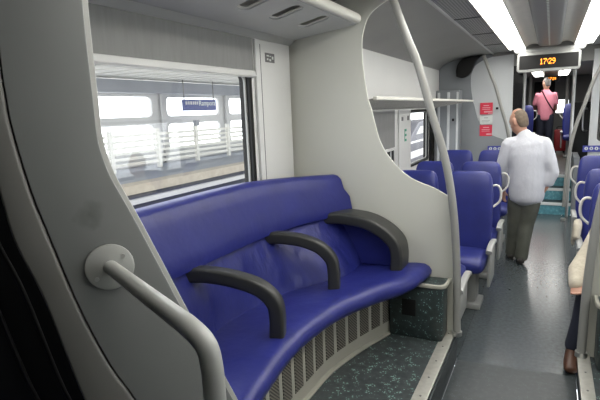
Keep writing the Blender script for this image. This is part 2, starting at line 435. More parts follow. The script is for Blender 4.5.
mp_ = struct(profile_y('ceiling_middle', bez([(-.205, 2.52), (-.17, 2.500), (-.065, 2.492), (.04, 2.500), (.075, 2.52)]), y0c, y1c, CEIL2))
bm = bmesh.new()
for k in range(74):
    y = 2.2 + k * .0365 * 2 if k < 75 else 7.5
    box(bm, (-.074, y, 2.488), (-.056, y + .018, 2.4925))
obj('perforation_row', bm, STICKW, mp_)
struct(boxo('ceiling_roof', (XL - .05, -1.7, 2.60), (XR + .05, 15.2, 2.66), CEIL))
for i, (x0, x1, lab) in enumerate(((-.583, -.364, 'long white ceiling light strip on the left of the aisle'), (.234, .453, 'long white ceiling light strip on the right of the aisle'))):
    t = empty('ceiling_light', ((x0 + x1) / 2, 4, 2.5), lab, 'ceiling light')
    segs = [(.6, 2.78), (2.80, 5.28), (5.30, 7.76)]
    for a, b in segs: local(boxo('diffuser', (x0 + .006, a, 2.494), (x1 - .006, b, 2.51), LAMP, bev=.004), t)
    bm = bmesh.new(); box(bm, (x0 - .004, .55, 2.51), (x1 + .004, 7.8, 2.54)); box(bm, (x0 - .004, .55, 2.49), (x0 + .004, 7.8, 2.512)); box(bm, (x1 - .004, .55, 2.49), (x1 + .004, 7.8, 2.512))
    local(obj('light_housing', bm, REFL), t)

# vestibule behind the viewer
struct(boxo('wall_back', (XL, -1.7, -.1), (XR, -1.62, 2.6), NPANEL))

# ------------------------------------------------------------------ near angled draught screen
TH = Vector((.65, .76, 0)).normalized(); NN = Vector((.76, -.65, 0)).normalized()
O0 = NN * (-1.383)
NM = frameM(O0, TH, (0, 0, 1))        # local z = TH x Z = points to +normal side
edge = [(.16, 2.43), (.075, 2.36), (.012, 2.2), (.006, 2.02), (.005, 1.787), (.006, 1.67), (.026, 1.575), (.072, 1.459), (.127, 1.314), (.186, 1.155), (.25, .995), (.318, .823), (.39, .62), (.45, .42), (.48, .205)]
groove = [(-.18, 2.43), (-.20, 2.2), (-.212, 1.875), (-.2118, 1.79), (-.208, 1.707), (-.187, 1.554), (-.1575, 1.419), (-.108, 1.214), (-.05, 1.036), (.006, .911), (.075, .72), (.14, .46), (.17, .205)]
outer = [(-.29, 2.43), (-.30, 2.2), (-.298, 1.95), (-.285, 1.8), (-.2478, 1.598), (-.2255, 1.428), (-.177, 1.256), (-.112, .944), (-.04, .72), (.02, .46), (.05, .205)]
edge = [(a - .020, b) for a, b in edge]
outer = [(a - .012, b) for a, b in outer]
es, gs, os_ = sp2(edge), sp2(groove), sp2(outer)
ns = empty('draught_screen', O0 + Vector((0, 0, .2)), 'grey S-curved draught screen in the left foreground carrying a handrail flange', 'partition')
def inM(p): return NM @ Vector((p[0], p[1], p[2] if len(p) > 2 else 0))
def off(pts, dx): return [(a + dx, b) for a, b in pts]
sm = plate('screen_panel', es + off(gs, .002)[::-1], [], .026, NM @ Matrix.Translation((0, 0, -.013)), NPANEL, bevel=.003); local(sm, ns)
sm = plate('edge_strip', off(gs, -.002) + os_[::-1], [], .05, NM @ Matrix.Translation((0, 0, -.014)), STRIP, bevel=.008); local(sm, ns)
bm = bmesh.new(); sweep(bm, [inM((a, b, -.014)) for a, b in es], rrect(.026, .006, .0015), up=NN)
local(obj('edge_trim', bm, EDGE, smooth=True), ns)
bm = bmesh.new(); sweep(bm, [inM((a + .001, b, -.016)) for a, b in gs], rrect(.02, .0016, .0005, 1), up=NN)
local(obj('joint', bm, GROOVE), ns)
# rubber seals and dark door leaf beyond the screen
for k, (dx, dz, r) in enumerate(((-.06, -.09, .006), (-.15, -.14, .006))):
    bm = bmesh.new(); sweep(bm, [inM((a + dx, b, dz)) for a, b in os_], circ(r, 10), up=NN)
    local(obj('rubber_seal', bm, BLACK, smooth=True), ns)
dr = struct(boxo('door_1', (-1.66, -.9, .2), (-1.62, .58, 2.2), DOORM, bev=.01))
boxo('door_glass', (-1.618, -.75, .9), (-1.612, .4, 2.0), BLACKG, dr)
dp = struct(boxo('wall_door_pocket', (-1.72, .2, .2), (-1.66, .60, 2.5), DOORM))
struct(boxo('wall_door_reveal', (-1.72, .01, .2), (-1.34, .03, 2.5), DOORM))
M_ = NM @ Matrix.Translation((-.62, 0, -.18))
struct(boxo('wall_door_recess', (-.25, .0, -.02), (.54, 2.5, .02), DOORM, M=M_))

# handrail with round flange
hr = empty('handrail', (-.5, .6, .2), 'grey tubular handrail bent down from a round flange on the screen', 'handrail')
fc = inM((-.020, 1.325, .004)); fn = NN.copy()
bm = bmesh.new(); sweep(bm, [fc, fc + fn * .007, fc + fn * .010], circ(.064, 40), scale=[1, 1, .93])
local(obj('flange', bm, RAILM, smooth=True), hr)
bm = bmesh.new()
for a in (38, 218):
    c = fc + fn * .010 + TH * (.046 * math.cos(math.radians(a))) + Vector((0, 0, .046 * math.sin(math.radians(a))))
    bm = bmesh.new(); sweep(bm, [c, c + fn * .003], circ(.006, 12)); local(obj('screw', bm, STEEL, smooth=True), hr)
rp = [fc + fn * .005, fc + fn * .06]
A, B = Vector((-.545, .612, 1.352)), Vector((-.497, .600, 1.235))
rp = [fc, fc.lerp(A, .3), fc.lerp(A, .6), fc.lerp(A, .85), fc.lerp(A, .97) , Vector((-.513, .604, 1.335)), Vector((-.499, .600, 1.30)), B, Vector((-.494, .598, 1.0)), Vector((-.492, .597, .6)), Vector((-.550, .597, .206))]
rp[-1] = Vector((-.492, .597, .206)); rp = [p if i < 5 else p + Vector((-.045, 0, 0)) * (0 if i < 8 else 0) for i, p in enumerate(rp)]
bm = bmesh.new(); sweep(bm, spline(rp, 8), circ(.0195, 20)); local(obj('rail_tube', bm, RAILM, smooth=True), hr)

# ------------------------------------------------------------------ cross partition (left) and its mirror
cut = [(-.535, 1.055), (-.553, 1.154), (-.663, 1.196), (-.83, 1.265), (-.955, 1.38), (-1.038, 1.517), (-1.093, 1.722), (-1.12, 1.81), (-1.148, 2.0), (-1.155, 2.1), (-1.150, 2.219), (-1.099, 2.341), (-.975, 2.418), (-.85, 2.455)]
cs = [(-.535, 1.055), (-.545, 1.13)] + sp2(cut[2:], 6)
top = [(-.845, 2.495)] + [(x, z - .004) for x, z in coveL[::-1]] + [(XL + .003, 2.3)]
pout = [(XL + .003, .0), (-.52, .0)] + cs + top
pt = empty('partition', (-1.1, YP, 0), 'beige curved cut-out partition at the far end of the blue bench', 'partition')
local(plate('partition_panel', pout, [], .016, XZ(YP), PANEL, bevel=.004), pt)
pole = [(-.945, 2.47), (-.929, 2.412), (-.831, 2.155), (-.766, 1.994), (-.674, 1.674), (-.588, 1.383), (-.533, 1.055), (-.505, .65), (-.497, .206)]
def pole_thing(name, f, y, lab, zf, grp=None):
    t = empty(name, (f(-.497), y, zf), lab, 'pole', grp)
    p = [Vector((f(a), y, max(b, zf))) for a, b in pole]
    bm = bmesh.new(); sweep(bm, spline(p, 8), circ(.025, 18)); local(obj('pole_tube', bm, POLE, smooth=True), t)
    bm = bmesh.new(); cyl(bm, (f(-.497), y, zf), (f(-.497), y, zf + .03), .034, 20); local(obj('foot_collar', bm, STEEL, smooth=True), t)
    return t
I = lambda x: x
pole_thing('grab_pole', I, YP - .055, 'grey curved grab pole standing at the end of the beige partition', .206)
ptr = empty('partition', (.9, YP, 0), 'narrow beige edge of partition behind the pole at the right margin', 'partition')
local(plate('partition_panel', [(mir(a), b) for a, b in [(XL - .21 + .02, 0), (-.52, 0)] + cs + [(-.845, 2.495)]] + [(x, z - .004) for x, z in coveR[::-1]] + [(mir(XL - .21 + .02), 2.3)], [], .04, XZ(YP), PANEL, bevel=.006), ptr)
pole_thing('grab_pole', mir, YP - .055, 'grey grab pole rising from the right sill plate at picture edge', .206)

# ------------------------------------------------------------------ blue curved bench
def interp(tab):
    xs = np.array([t[0] for t in tab], float); ys = np.array([t[1] for t in tab], float)
    fine = spline([(a, b, 0) for a, b in tab], 10); fx = [p.x for p in fine]; fy = [p.y for p in fine]
    return lambda v: float(np.interp(v, fx, fy))
Ff = interp([(.3, -.60), (.58, -.70), (.9, -.76), (1.12, -.865), (1.38, -.955), (1.56, -.99), (1.78, -1.02), (2.0, -1.02), (2.29, -.98), (2.57, -.875), (2.8, -.755), (2.98, -.705), (3.17, -.685)])
Tf = interp([(.3, -1.50), (.6, -1.58), (.9, -1.62), (1.3, -1.63), (2.2, -1.63), (2.5, -1.61), (2.75, -1.56), (2.95, -1.48), (3.17, -1.375)])
Zf = interp([(.3, 1.27), (.8, 1.31), (1.5, 1.325), (2.2, 1.325), (2.6, 1.31), (3.17, 1.275)])
Sk = interp([(.3, -.85), (.72, -.93), (1.03, -1.03), (1.35, -1.095), (1.66, -1.11), (2.08, -1.11), (2.39, -1.10), (2.71, -1.03), (3.02, -.93), (3.17, -.88)])
Jf = lambda y: min(Ff(y) - .40, -1.13) if y > 2.5 else Ff(y) - .42
YS = list(np.linspace(.36, 3.172, 72))
def band(name, prof, m, parent, sm=True):
    bm = bmesh.new(); R_ = []
    for y in YS:
        y = float(y); R_.append([bm.verts.new((x, y, z)) for x, z in prof(y)])
    n = len(R_[0])
    for a, b in zip(R_, R_[1:]):
        for k in range(n): bm.faces.new((a[k], a[(k + 1) % n], b[(k + 1) % n], b[k]))
    bm.faces.new(R_[0]); bm.faces.new(R_[-1][::-1])
    P0 = O0 - NN * .045
    g = bmesh.ops.bisect_plane(bm, geom=bm.verts[:] + bm.edges[:] + bm.faces[:], dist=1e-5, plane_co=P0, plane_no=NN, clear_outer=True)
    ed = [e for e in g['geom_cut'] if isinstance(e, bmesh.types.BMEdge)]
    if ed: bmesh.ops.holes_fill(bm, edges=ed, sides=0)
    return local(obj(name, bm, m, smooth=sm, ang=60), parent)
bench = empty('bench_seat', (-1.2, 1.9, .2), 'long curved blue leatherette bench under the large window', 'bench')
def wr(y, z, a):  # soft folds of the cover
    return a * (math.sin(y * 19 + z * 7) * .5 + math.sin(y * 41 - z * 11) * .3)
def seat_prof(y):
    f, j = Ff(y), Jf(y); w = wr(y, .2, .004)
    return [(f - .16, .562), (f - .07, .564), (f - .02, .578), (f + .008, .606), (f + .012, .636 + w), (f - .004, .662 + w), (f - .035, .678 + w), (f - .09, .678 + w * .7), (f - .2, .666), ((f + j) / 2 - .08, .658), (j - .02, .648), (j - .08, .635), (j - .10, .56)]
band('seat_cushion', seat_prof, BLUE, bench)
def low_prof(y):
    j, t = Jf(y), Tf(y); a = j - .015; b = t + .10
    dx = b - a; return [(a, .632), (a - .02 + wr(y, .7, .013), .70), (a + dx * .45 + .012 + wr(y, .8, .018), .80), (a + dx * .8 + .012 + wr(y, .9, .014), .90), (b + .004, .975), (b - .01, 1.01), (b - .09, 1.01), (a - .10, .632)]
band('backrest', low_prof, WRINK, bench)
def head_prof(y):
    t, z = Tf(y), Zf(y); b = t + .10
    return [(b + .004, .985), (b + .030, .995), (b + .034, 1.03), (b + .016, 1.12), (t + .072, z - .10), (t + .052, z - .035), (t + .025, z - .008), (t - .01, z), (t - .045, z - .015), (t - .05, z - .06), (t - .045, 1.1), (b - .11, .985)]
band('headrest_band', head_prof, BLUE, bench)
def skirt_prof(y):
    s = Sk(y); return [(s, .2), (s, .25), (s, .56), (s - .02, .575), (s - .05, .575), (s - .05, .2)]
sk = band('heater_cover', skirt_prof, SKIRT, bench)
bm = None
y = 1.24
cnt = 0
while y < 2.98:
    dsk = math.hypot((Sk(y + .01) - Sk(y)) / .01, 1)
    w = .088 / dsk; bm = bmesh.new(); prev = None
    ys = [y + w * k / 4 for k in range(5)]
    lo = [bm.verts.new((Sk(v) + .003, v, .290)) for v in ys]; hi = [bm.verts.new((Sk(v) + .003, v, .545)) for v in ys]
    lb_ = [bm.verts.new((Sk(v) - .004, v, .290)) for v in ys]; hb_ = [bm.verts.new((Sk(v) - .004, v, .545)) for v in ys]
    for k in range(4):
        bm.faces.new((lo[k], lo[k + 1], hi[k + 1], hi[k])); bm.faces.new((lb_[k], lb_[k + 1], hb_[k + 1], hb_[k]))
        bm.faces.new((lo[k], lo[k + 1], lb_[k + 1], lb_[k])); bm.faces.new((hi[k], hi[k + 1], hb_[k + 1], hb_[k]))
    bm.faces.new((lo[0], hi[0], hb_[0], lb_[0])); bm.faces.new((lo[4], hi[4], hb_[4], lb_[4]))
    g = obj('vent_grille', bm, GRILLE_S, sk)
    y += .124 / dsk
bm = bmesh.new(); bx = [Vector((Sk(float(v)) + .012, float(v), .206)) for v in np.linspace(1.18, 3.0, 40)]
sweep(bm, bx, rrect(.03, .012, .004), up=Vector((0, 0, 1))); local(obj('base_trim', bm, SKIRT, smooth=True), bench)
def arm(name, pts, w, hgt, taper=None):
    bm = bmesh.new(); P = spline(pts, 8)
    sc_ = [1.0] * len(P); sc_[0] = .8
    sweep(bm, P, rrect(hgt, w, min(w, hgt) * .24, 4), up=Vector((0, 1, 0)), scale=sc_)
    return local(obj(name, bm, ARM, smooth=True, ang=50), bench)
arm('armrest', [(-1.61, 1.72, .955), (-1.48, 1.755, .968), (-1.33, 1.79, .955), (-1.20, 1.825, .915), (-1.13, 1.845, .85), (-1.115, 1.85, .77), (-1.12, 1.85, .655)], .082, .072)
arm('armrest', [(-1.58, 2.44, .965), (-1.46, 2.47, .975), (-1.33, 2.51, .96), (-1.22, 2.54, .92), (-1.15, 2.56, .85), (-1.132, 2.565, .77), (-1.132, 2.565, .655)], .082, .072)
arm('armrest', [(-1.40, 3.06, .985), (-1.27, 3.065, .995), (-1.10, 3.07, .978), (-.975, 3.07, .925), (-.89, 3.07, .85), (-.866, 3.07, .77), (-.868, 3.07, .665)], .20, .080)
# padded side panel below the end armrest
bm = bmesh.new()
op = sp2([(-1.30, .96), (-1.15, .945), (-1.02, .90), (-.925, .82), (-.90, .74), (-.90, .66)], 6)
local(plate('side_panel', op + [(-1.30, .645)], [], .07, XZ(3.12), BLUE, bevel=.012), bench)

# speckled box at the partition foot
def end_box(lab, f):
    t = empty('corner_box', (f(-.74), 3.08, .2), lab, 'box')
    xs = sorted((f(-.925), f(-.565)))
    local(boxo('box_body', (xs[0], 3.0, .2), (xs[1], YP - .022, .575), CARPETB, bev=.02), t)
    local(boxo('box_top', (xs[0], 3.02, .570), (xs[1] - .0, YP - .022, .588), CARPETB, bev=.004), t)
    bm = bmesh.new(); sweep(bm, spline([(f(-.93), 3.0, .583), (f(-.75), 2.998, .583), (f(-.61), 2.998, .583), (f(-.572), 3.012, .583), (f(-.556), 3.05, .583), (f(-.552), 3.17, .583)], 6), rrect(.02, .026, .006), up=Vector((0, 0, 1)))
    local(obj('edge_trim', bm, SKIRT, smooth=True), t)
    v = local(boxo('outlet_cover', tuple(min(a, b) for a, b in zip((f(-.832), 2.994, .36), (f(-.738), 3.002, .475))), tuple(max(a, b) for a, b in zip((f(-.832), 2.994, .36), (f(-.738), 3.002, .475))), BLACK, bev=.003), t)
    return t
end_box('dark speckled box with pale rim standing against the partition foot', I)
end_box('dark speckled box at the lower right picture edge', mir)

# overhead shelf above the bench with grip slots
sh = empty('overhead_shelf', (-1.4, 1.6, 2.25), 'grey overhead shelf with three grip slots above the bench window', 'shelf')
SA, SB = Vector((-1.665, 0, 2.243)), Vector((-1.185, 0, 2.300))
su = (SB - SA).normalized(); L = (SB - SA).length
def slotpoly(yc): 
    return [(yc + b, a) for a, b in [(.33 + x, y_) for x, y_ in rrect(.235, .115, .05, 6)]]
Ms = frameM(SA, (0, 1, 0), su)
slots = [slotpoly(yv) for yv in (2.82, 2.47, 2.15, 1.80, 1.45, 1.10, .75)]
skew = lambda pl: [(a + -.32 * (b - .33), b) for a, b in pl]
local(plate('shelf_panel', [(.45, 0), (YP - .025, 0), (YP - .025, L), (.45, L)], [skew(s) for s in slots], .022, Ms, SHELFM), sh)
for s in slots[:3]:
    s2 = skew(s)
    bm = bmesh.new(); P = [Ms @ Vector((a, b, 0)) for a, b in s2]; P.append(P[0].copy())
    sweep(bm, P, rrect(.030, .005, .002, 2), up=Vector((0, 0, 1)), closed_caps=False)
    local(obj('slot_rim', bm, CREAM, smooth=True), sh)
bm = bmesh.new(); sweep(bm, [(-1.165, .45, 2.318), (-1.165, YP - .09, 2.318), (-1.168, YP - .055, 2.318), (-1.172, YP - .03, 2.318)], rrect(.052, .060, .022, 5), up=Vector((0, 0, 1)), scale=[1, 1, .93, .62])
local(obj('front_rail', bm, CREAM, smooth=True), sh)
bm = bmesh.new()
q = [bm.verts.new(v) for v in ((XL + .022, .45, 2.198), (-1.655, .45, 2.232), (-1.655, YP - .025, 2.232), (XL + .022, YP - .025, 2.198))]
bm.faces.new(q); bmesh.ops.solidify(bm, geom=bm.faces[:], thickness=-.008)
local(obj('wall_cove', bm, COVEM), sh)

# saloon luggage rack
lr = empty('luggage_rack', (-1.4, 5.6, 1.78), 'slatted luggage rack below the white panel on the saloon wall', 'luggage rack')
def rack(t, xw, xf, y0, y1, z):
    zw = z - .075
    local(boxo('front_rail', (min(xf, xf + .03), y0, z - .012), (max(xf, xf + .03), y1, z + .014), CREAM, bev=.006), t)
    local(boxo('wall_rail', (min(xw, xw + .02), y0, zw - .012), (max(xw, xw + .02), y1, zw + .012), SEATGREY), t)
    for k in range(38):
        y = y0 + .06 + k * (y1 - y0 - .12) / 37
        bm = bmesh.new(); vs = box(bm, (min(xw, xf), y, z - .005), (max(xw, xf), y + .048, z + .005))
        for v in bm.verts: v.co.z -= .075 * (v.co.x - xf) / (xw - xf)
        local(obj('slat', bm, CEIL), t)
rack(lr, XL + .075, -1.10, YP + .04, YF - .30, 1.800)

# ------------------------------------------------------------------ saloon seats
def loft(bm, rings):
    V = [[bm.verts.new(p) for p in r] for r in rings]; n = len(V[0])
    for a, b in zip(V, V[1:]):
        for k in range(n): bm.faces.new((a[k], a[(k + 1) % n], b[(k + 1) % n], b[k]))
    bm.faces.new(V[0][::-1]); bm.faces.new(V[-1])
def sup(w, dpt, n=24, e=.55):
    out = []
    for k in range(n):
        a = 2 * PI * k / n; c, s = math.cos(a), math.sin(a)
        out.append((w * math.copysign(abs(c) ** e, c), dpt * math.copysign(abs(s) ** e, s)))
    return out
def make_seat(lab, grp, aisle, az=0.0, handle=True):
    """faces -Y; origin on the floor under the backrest; aisle = +1/-1 side with handle, 0 none"""
    t = empty('saloon_seat', (0, 0, 0), lab, 'seat', grp)
    bm = bmesh.new(); rs = []
    for z, w, dp, yc in ((.36, .19, .045, -.03), (.42, .205, .055, -.02), (.6, .212, .062, .01), (.8, .214, .066, .045), (.93, .212, .070, .065), (1.02, .205, .068, .078), (1.08, .195, .060, .086), (1.115, .180, .048, .090), (1.135, .155, .030, .092), (1.142, .12, .012, .093)):
        rs.append([(a, yc + b - (.018 * (abs(a) / .21) ** 3 if b < 0 else 0), z) for a, b in sup(w, dp)])
    loft(bm, rs); obj('backrest', bm, BLUE2, t, smooth=True, ang=60)
    bm = bmesh.new(); rs = []
    for y, w, dp, zc in ((.0, .19, .05, .42), (-.1, .205, .065, .42), (-.3, .21, .07, .425), (-.42, .208, .07, .43), (-.49, .20, .06, .425), (-.515, .18, .035, .42)):
        rs.append([(a, y, zc + b) for a, b in sup(w, dp)])
    loft(bm, rs); obj('seat_cushion', bm, BLUE2, t, smooth=True, ang=60)
    bm = bmesh.new(); box(bm, (-.17, -.34, 0), (.17, -.08, .05), .01); box(bm, (-.13, -.30, .05), (.13, -.10, .36), .02)
    obj('seat_base', bm, SEATGREY, t, smooth=True)
    for s in ((-1, 1) if aisle == 0 else (aisle,)):
        bm = bmesh.new(); P = spline([(s * .232, .02, .53 + az), (s * .234, -.15, .555 + az), (s * .234, -.33, .555 + az), (s * .234, -.40, .535 + az)], 5)
        sweep(bm, P, rrect(.05, .035, .014), up=Vector((0, 0, 1)))
        obj('armrest', bm, SEATGREY, t, smooth=True)
    if aisle:
        s = aisle
        bm = bmesh.new(); box(bm, (min(s * .215, s * .240), -.30, .20), (max(s * .215, s * .240), .05, .53 + az), .01); obj('side_panel', bm, SEATGREY, t, smooth=True)
        if handle: tube('grab_handle', [(s * .195, .085, 1.015), (s * .235, .085, 1.02), (s * .262, .085, .995), (s * .272, .085, .94), (s * .262, .08, .88), (s * .225, .07, .84), (s * .20, .06, .825)], .0105, HANDLE, t, n=10, smoothn=5)
    return t
def put(o, x, y, z=0, rz=0, lab=None, grp=None):
    o.location = (x, y, z); o.rotation_euler = (0, 0, rz)
    if lab: o['label'] = lab
    if grp: o['group'] = grp
    return o
XA, XW, XAr, XWr = -.635, -1.115, .495, .96
sa = make_seat('blue left aisle seat nearest the camera, with ivory grab handle', 'left saloon seats', 1)
sw = make_seat('blue left window seat rising just behind the beige partition', 'left saloon seats', 0)
sr = make_seat('blue right aisle seat nearest the camera, passenger sitting in it', 'right saloon seats', -1)
RY = (4.45, 5.28, 6.72)
put(sa, XA, RY[0]); put(sw, XW, RY[0]); put(sr, XAr, 3.98)
put(copy_tree(sa), XA, RY[1], lab='blue left aisle seat in the second row, just before the standing man')
put(copy_tree(sw), XW, RY[1], lab='blue left window seat in the second row, beside the saloon window')
put(copy_tree(sa), XA, RY[2], lab='blue left aisle seat in the last row, below the dotted sign')
put(copy_tree(sw), XW, RY[2], lab='blue left window seat in the last row, before the grey end cabinet')
put(copy_tree(sr), XAr, 4.78, lab='blue right aisle seat in the second row, cream cloth on its armrest')
put(copy_tree(sr), XAr, 6.0, lab='blue right aisle seat in the last row, below the dotted sign')
bs = make_seat('blue seat behind the beige partition, only cushion and armrest seen past the pole', 'left saloon seats', -1, az=-.10, handle=False)
put(bs, XA - .115, 3.38, rz=PI)
# upper-deck seats at the far end
for x, y, a, lab in ((-.55, 11.6, sa, 'blue seat at the far upper level, left of the man in pink'), (.44, 12.2, sr, 'blue seat at the far upper level, right of the door post')):
    put(copy_tree(a), x, y, .55, lab=lab, grp='far upper level seats')

# ------------------------------------------------------------------ far partition
fp = empty('end_partition', (-1.1, YF, 0), 'grey end partition with pale curved panel at the left of the steps', 'partition')
cut2 = [(a, b) for a, b in cs]
local(plate('partition_panel', pout, [], .04, XZ(YF), FARP, bevel=.004), fp)
pale = cs + [(-.60, 2.47), (-.545, 2.47)]
local(plate('pale_panel', pale, [], .02, XZ(YF + .012), FARL), fp)
blk = sp2([(-1.365, 2.19), (-1.28, 2.165), (-1.20, 2.19), (-1.145, 2.245), (-1.105, 2.34), (-1.06, 2.43), (-.985, 2.485)], 6)
local(plate('dark_cutout_sheet', blk + sp2([(-1.15, 2.478), (-1.27, 2.455), (-1.345, 2.38), (-1.37, 2.28)], 5), [], .10, XZ(YF - .07), BLACK, bevel=.008), fp)  # black sheet stands in for the darkness seen through a cut-out
cb = empty('end_cabinet', (-1.52, YF - .15, 0), 'tall grey cabinet with pale vertical strips beside the end partition', 'cabinet')
local(boxo('cabinet_body', (XL + .05, YF - .26, 0), (-1.28, YF - .03, 1.98), FARP, bev=.02), cb)
for x0, x1 in ((-1.62, -1.58), (-1.47, -1.43), (-1.33, -1.30)): local(boxo('pale_strip', (x0, YF - .268, .1), (x1, YF - .255, 1.95), FARL, bev=.003), cb)
local(boxo('latch', (-1.39, YF - .27, 1.50), (-1.36, YF - .255, 1.54), BLACK), cb)
fpr = empty('end_partition', (.9, YF, 0), 'pale end partition at right margin beyond the right hand seats', 'partition')
local(plate('partition_panel', [(.50, 0), (XR - .02, 0), (XR - .02, 2.45), (.50, 2.45)], [rr2(.60, 1.15, 1.3, 1.95, .05)], .04, XZ(YF), FARL, bevel=.004), fpr)
local(plate('window_pane', rr2(.59, 1.14, 1.31, 1.96, .05), [], .008, XZ(YF), GLASS), fpr)
def sticker(z0, z1, lab, m, lines, lm):
    t = tag(boxo('notice_sticker', (-1.005, YF - .0245, z0), (-.82, YF - .0215, z1), m), lab, 'sticker')
    bm = bmesh.new()
    for z, x0, x1, hh in lines: box(bm, (-1.005 + x0, YF - .0258, z0 + z), (-1.005 + x1, YF - .0244, z0 + z + hh))
    obj('printed_lines', bm, lm, t)
sticker(1.585, 1.765, 'upper red notice sticker on the grey end partition', RED, [(.13, .05, .13, .012), (.10, .03, .15, .008), (.075, .03, .15, .008), (.03, .06, .18, .02), (.01, .12, .18, .012)], STICKP)
sticker(1.435, 1.565, 'white notice sticker between the two red ones', STICKW, [(.09, .06, .12, .012), (.05, .03, .15, .006), (.03, .03, .13, .006)], SEATGREY)
sticker(1.245, 1.420, 'lower red notice sticker on the grey end partition', RED, [(.13, .05, .14, .012), (.10, .03, .15, .008), (.075, .03, .15, .008), (.02, .10, .18, .02)], STICKP)
tag(boxo('door_latch', (-.775, YF - .04, 1.655), (-.735, YF - .02, 1.69), BLACK, bev=.006), 'small black latch beside the upper red sticker', 'latch')
def dots_sign(x0, lab, mm):
    t = tag(boxo('pictogram_sign', (x0, YF - .05, 1.00), (x0 + .28, YF - .044, 1.09), SIGNB), lab, 'sign')
    bm = bmesh.new()
    for k in range(4):
        c = Vector((x0 + .045 + k * .064, YF - .05, 1.048)); sweep(bm, [c, c + Vector((0, -.002, 0))], circ(.024, 16), up=Vector((0, 0, 1)))
    obj('white_dots', bm, STICKW, t)
    bm = bmesh.new()
    for k in range(4): box(bm, (x0 + .039 + k * .064, YF - .0535, 1.036), (x0 + .051 + k * .064, YF - .0518, 1.060))
    obj('pictogram', bm, SIGNB, t)
dots_sign(-.875, 'blue sign with four white pictogram dots left of the standing man', -1); dots_sign(.43, 'blue sign with four white pictogram dots above the right seats', 1)
pole_thing('grab_pole', I, YF - .24, 'thin grab pole slanting down before the red stickers', 0)
pole_thing('grab_pole', mir, YF - .24, 'thin slanting grab pole at right, beside the steps', 0)
# door frame beyond
def post(nm, x, y, z0, z1, lab, w=.022, m=STEEL):
    bm = bmesh.new(); cyl(bm, (x, y, z0), (x, y, z1), w, 16); return tag(obj(nm, bm, m, smooth=True), lab, 'post')
post('door_post', -.385, YF + .06, 0, 2.5, 'steel door post left of the steps'); post('door_post', .275, YF + .06, 0, 2.5, 'steel door post right of the steps')
jb = struct(boxo('trim_10', (-.66, YF + .03, 0), (-.575, YF + .09, 2.5), FARL, bev=.01))
dg = tag(plate('glass_screen', [(-.57, 0), (-.40, 0), (-.40, 2.45), (-.57, 2.45)], [], .012, XZ(YF + .06), BLACKG), 'narrow dark glass screen between the pale jamb and left door post', 'screen')
struct(boxo('wall_end_bulkhead', (XL, YF + .02, 2.30), (XR, YF + .10, 2.60), CEIL))
boxlist = None
# stairs
st = empty('staircase', (-.06, 8.34, 0), 'three teal steps with white nosings leading to the upper level', 'stairs')
for k in range(3):
    z1 = .185 * (k + 1) if k < 2 else .55; z0 = 0; y = 8.34 + .29 * k
    s_ = local(boxo('step', (-.42, y, 0), (.33, y + .29 + (.02 if k < 2 else 0), z1 - .012), RISER), st)
    local(boxo('step_nosing', (-.42, y - .012, z1 - .040), (.33, y + .05, z1), NOSE, bev=.004), st)
    local(boxo('step_tread', (-.42, y + .05, z1 - .012), (.33, y + .29, z1 - .002), MATTM), st)
struct(boxo('floor_upper', (XL, 9.205, .45), (XR, 15.2, .55), UPFLOOR))
struct(boxo('wall_stair_left', (-.50, 8.30, 0), (-.424, 9.2, .9), FARP)); struct(boxo('wall_stair_right', (.334, 8.30, 0), (.41, 9.2, .9), FARP))
# clock display
def display(x0, x1, y, z0, z1, lab, s, dot, dv):
    t = empty('clock_display', ((x0 + x1) / 2, y, z0), lab, 'display')
    local(plate('display_housing', rr2(x0, z0, x1, z1, (z1 - z0) * .16), [], .12, XZ(y + .06), SEATGREY if s else BLACK, bevel=.012), t)
    mxx = (x1 - x0) * .04; mz = (z1 - z0) * .15
    local(boxo('display_screen', (x0 + mxx, y - .006, z0 + mz), (x1 - mxx, y + .004, z1 - mz * .9), BLACK), t)
    glyph = {'1': '0010001100001000010000100001000111 0'.replace(' ', ''), '7': '11111000010001000100010000100001000', '2': '01110100010000100010001000100011111', '9': '01110100011000101111000010001001100', ':': '0010000100'}
    glyph['1'] = '00100' '01100' '00100' '00100' '00100' '00100' '01110'
    cols = []; x = 0; bm = bmesh.new(); wd = 5 * dot * 4 + 6 * dot
    xs = (x0 + x1) / 2 - wd / 2; zc = (z0 + z1) / 2 + .003
    for ch in '17:29':
        if ch == ':':
            for zz in (2, 4): box(bm, (xs, y - .008, zc + (3 - zz) * dv - dv * .45), (xs + dot * .9, y - .0062, zc + (3 - zz) * dv + dv * .45))
            xs += dot * 1.8; continue
        gl = glyph[ch]
        for r in range(7):
            for c in range(5):
                if gl[r * 5 + c] == '1':
                    xx = xs + c * dot; zz = zc + (3 - r) * dv
                    box(bm, (xx, y - .008, zz - dv * .45), (xx + dot * .92, y - .0062, zz + dv * .45))
        xs += dot * 5.8
    local(obj('led_digits', bm, AMBER), t)
    return t
YD = 7.78
dc = display(-.475, .325, YD, 2.165, 2.43, 'pale ceiling display with amber digits reading 17:29', 1, .0080, .0108)
local(plate('display_hood', sp2([(-.53, 2.50), (-.50, 2.44), (-.42, 2.425)], 4) + sp2([(.27, 2.425), (.36, 2.44), (.39, 2.50)], 4), [], .16, XZ(YD + .09), SEATGREY, bevel=.01), dc)
display(-.16, .12, 13.6, 2.25, 2.36, 'small far display with amber digits above the man in pink', 0, .0068, .0085)
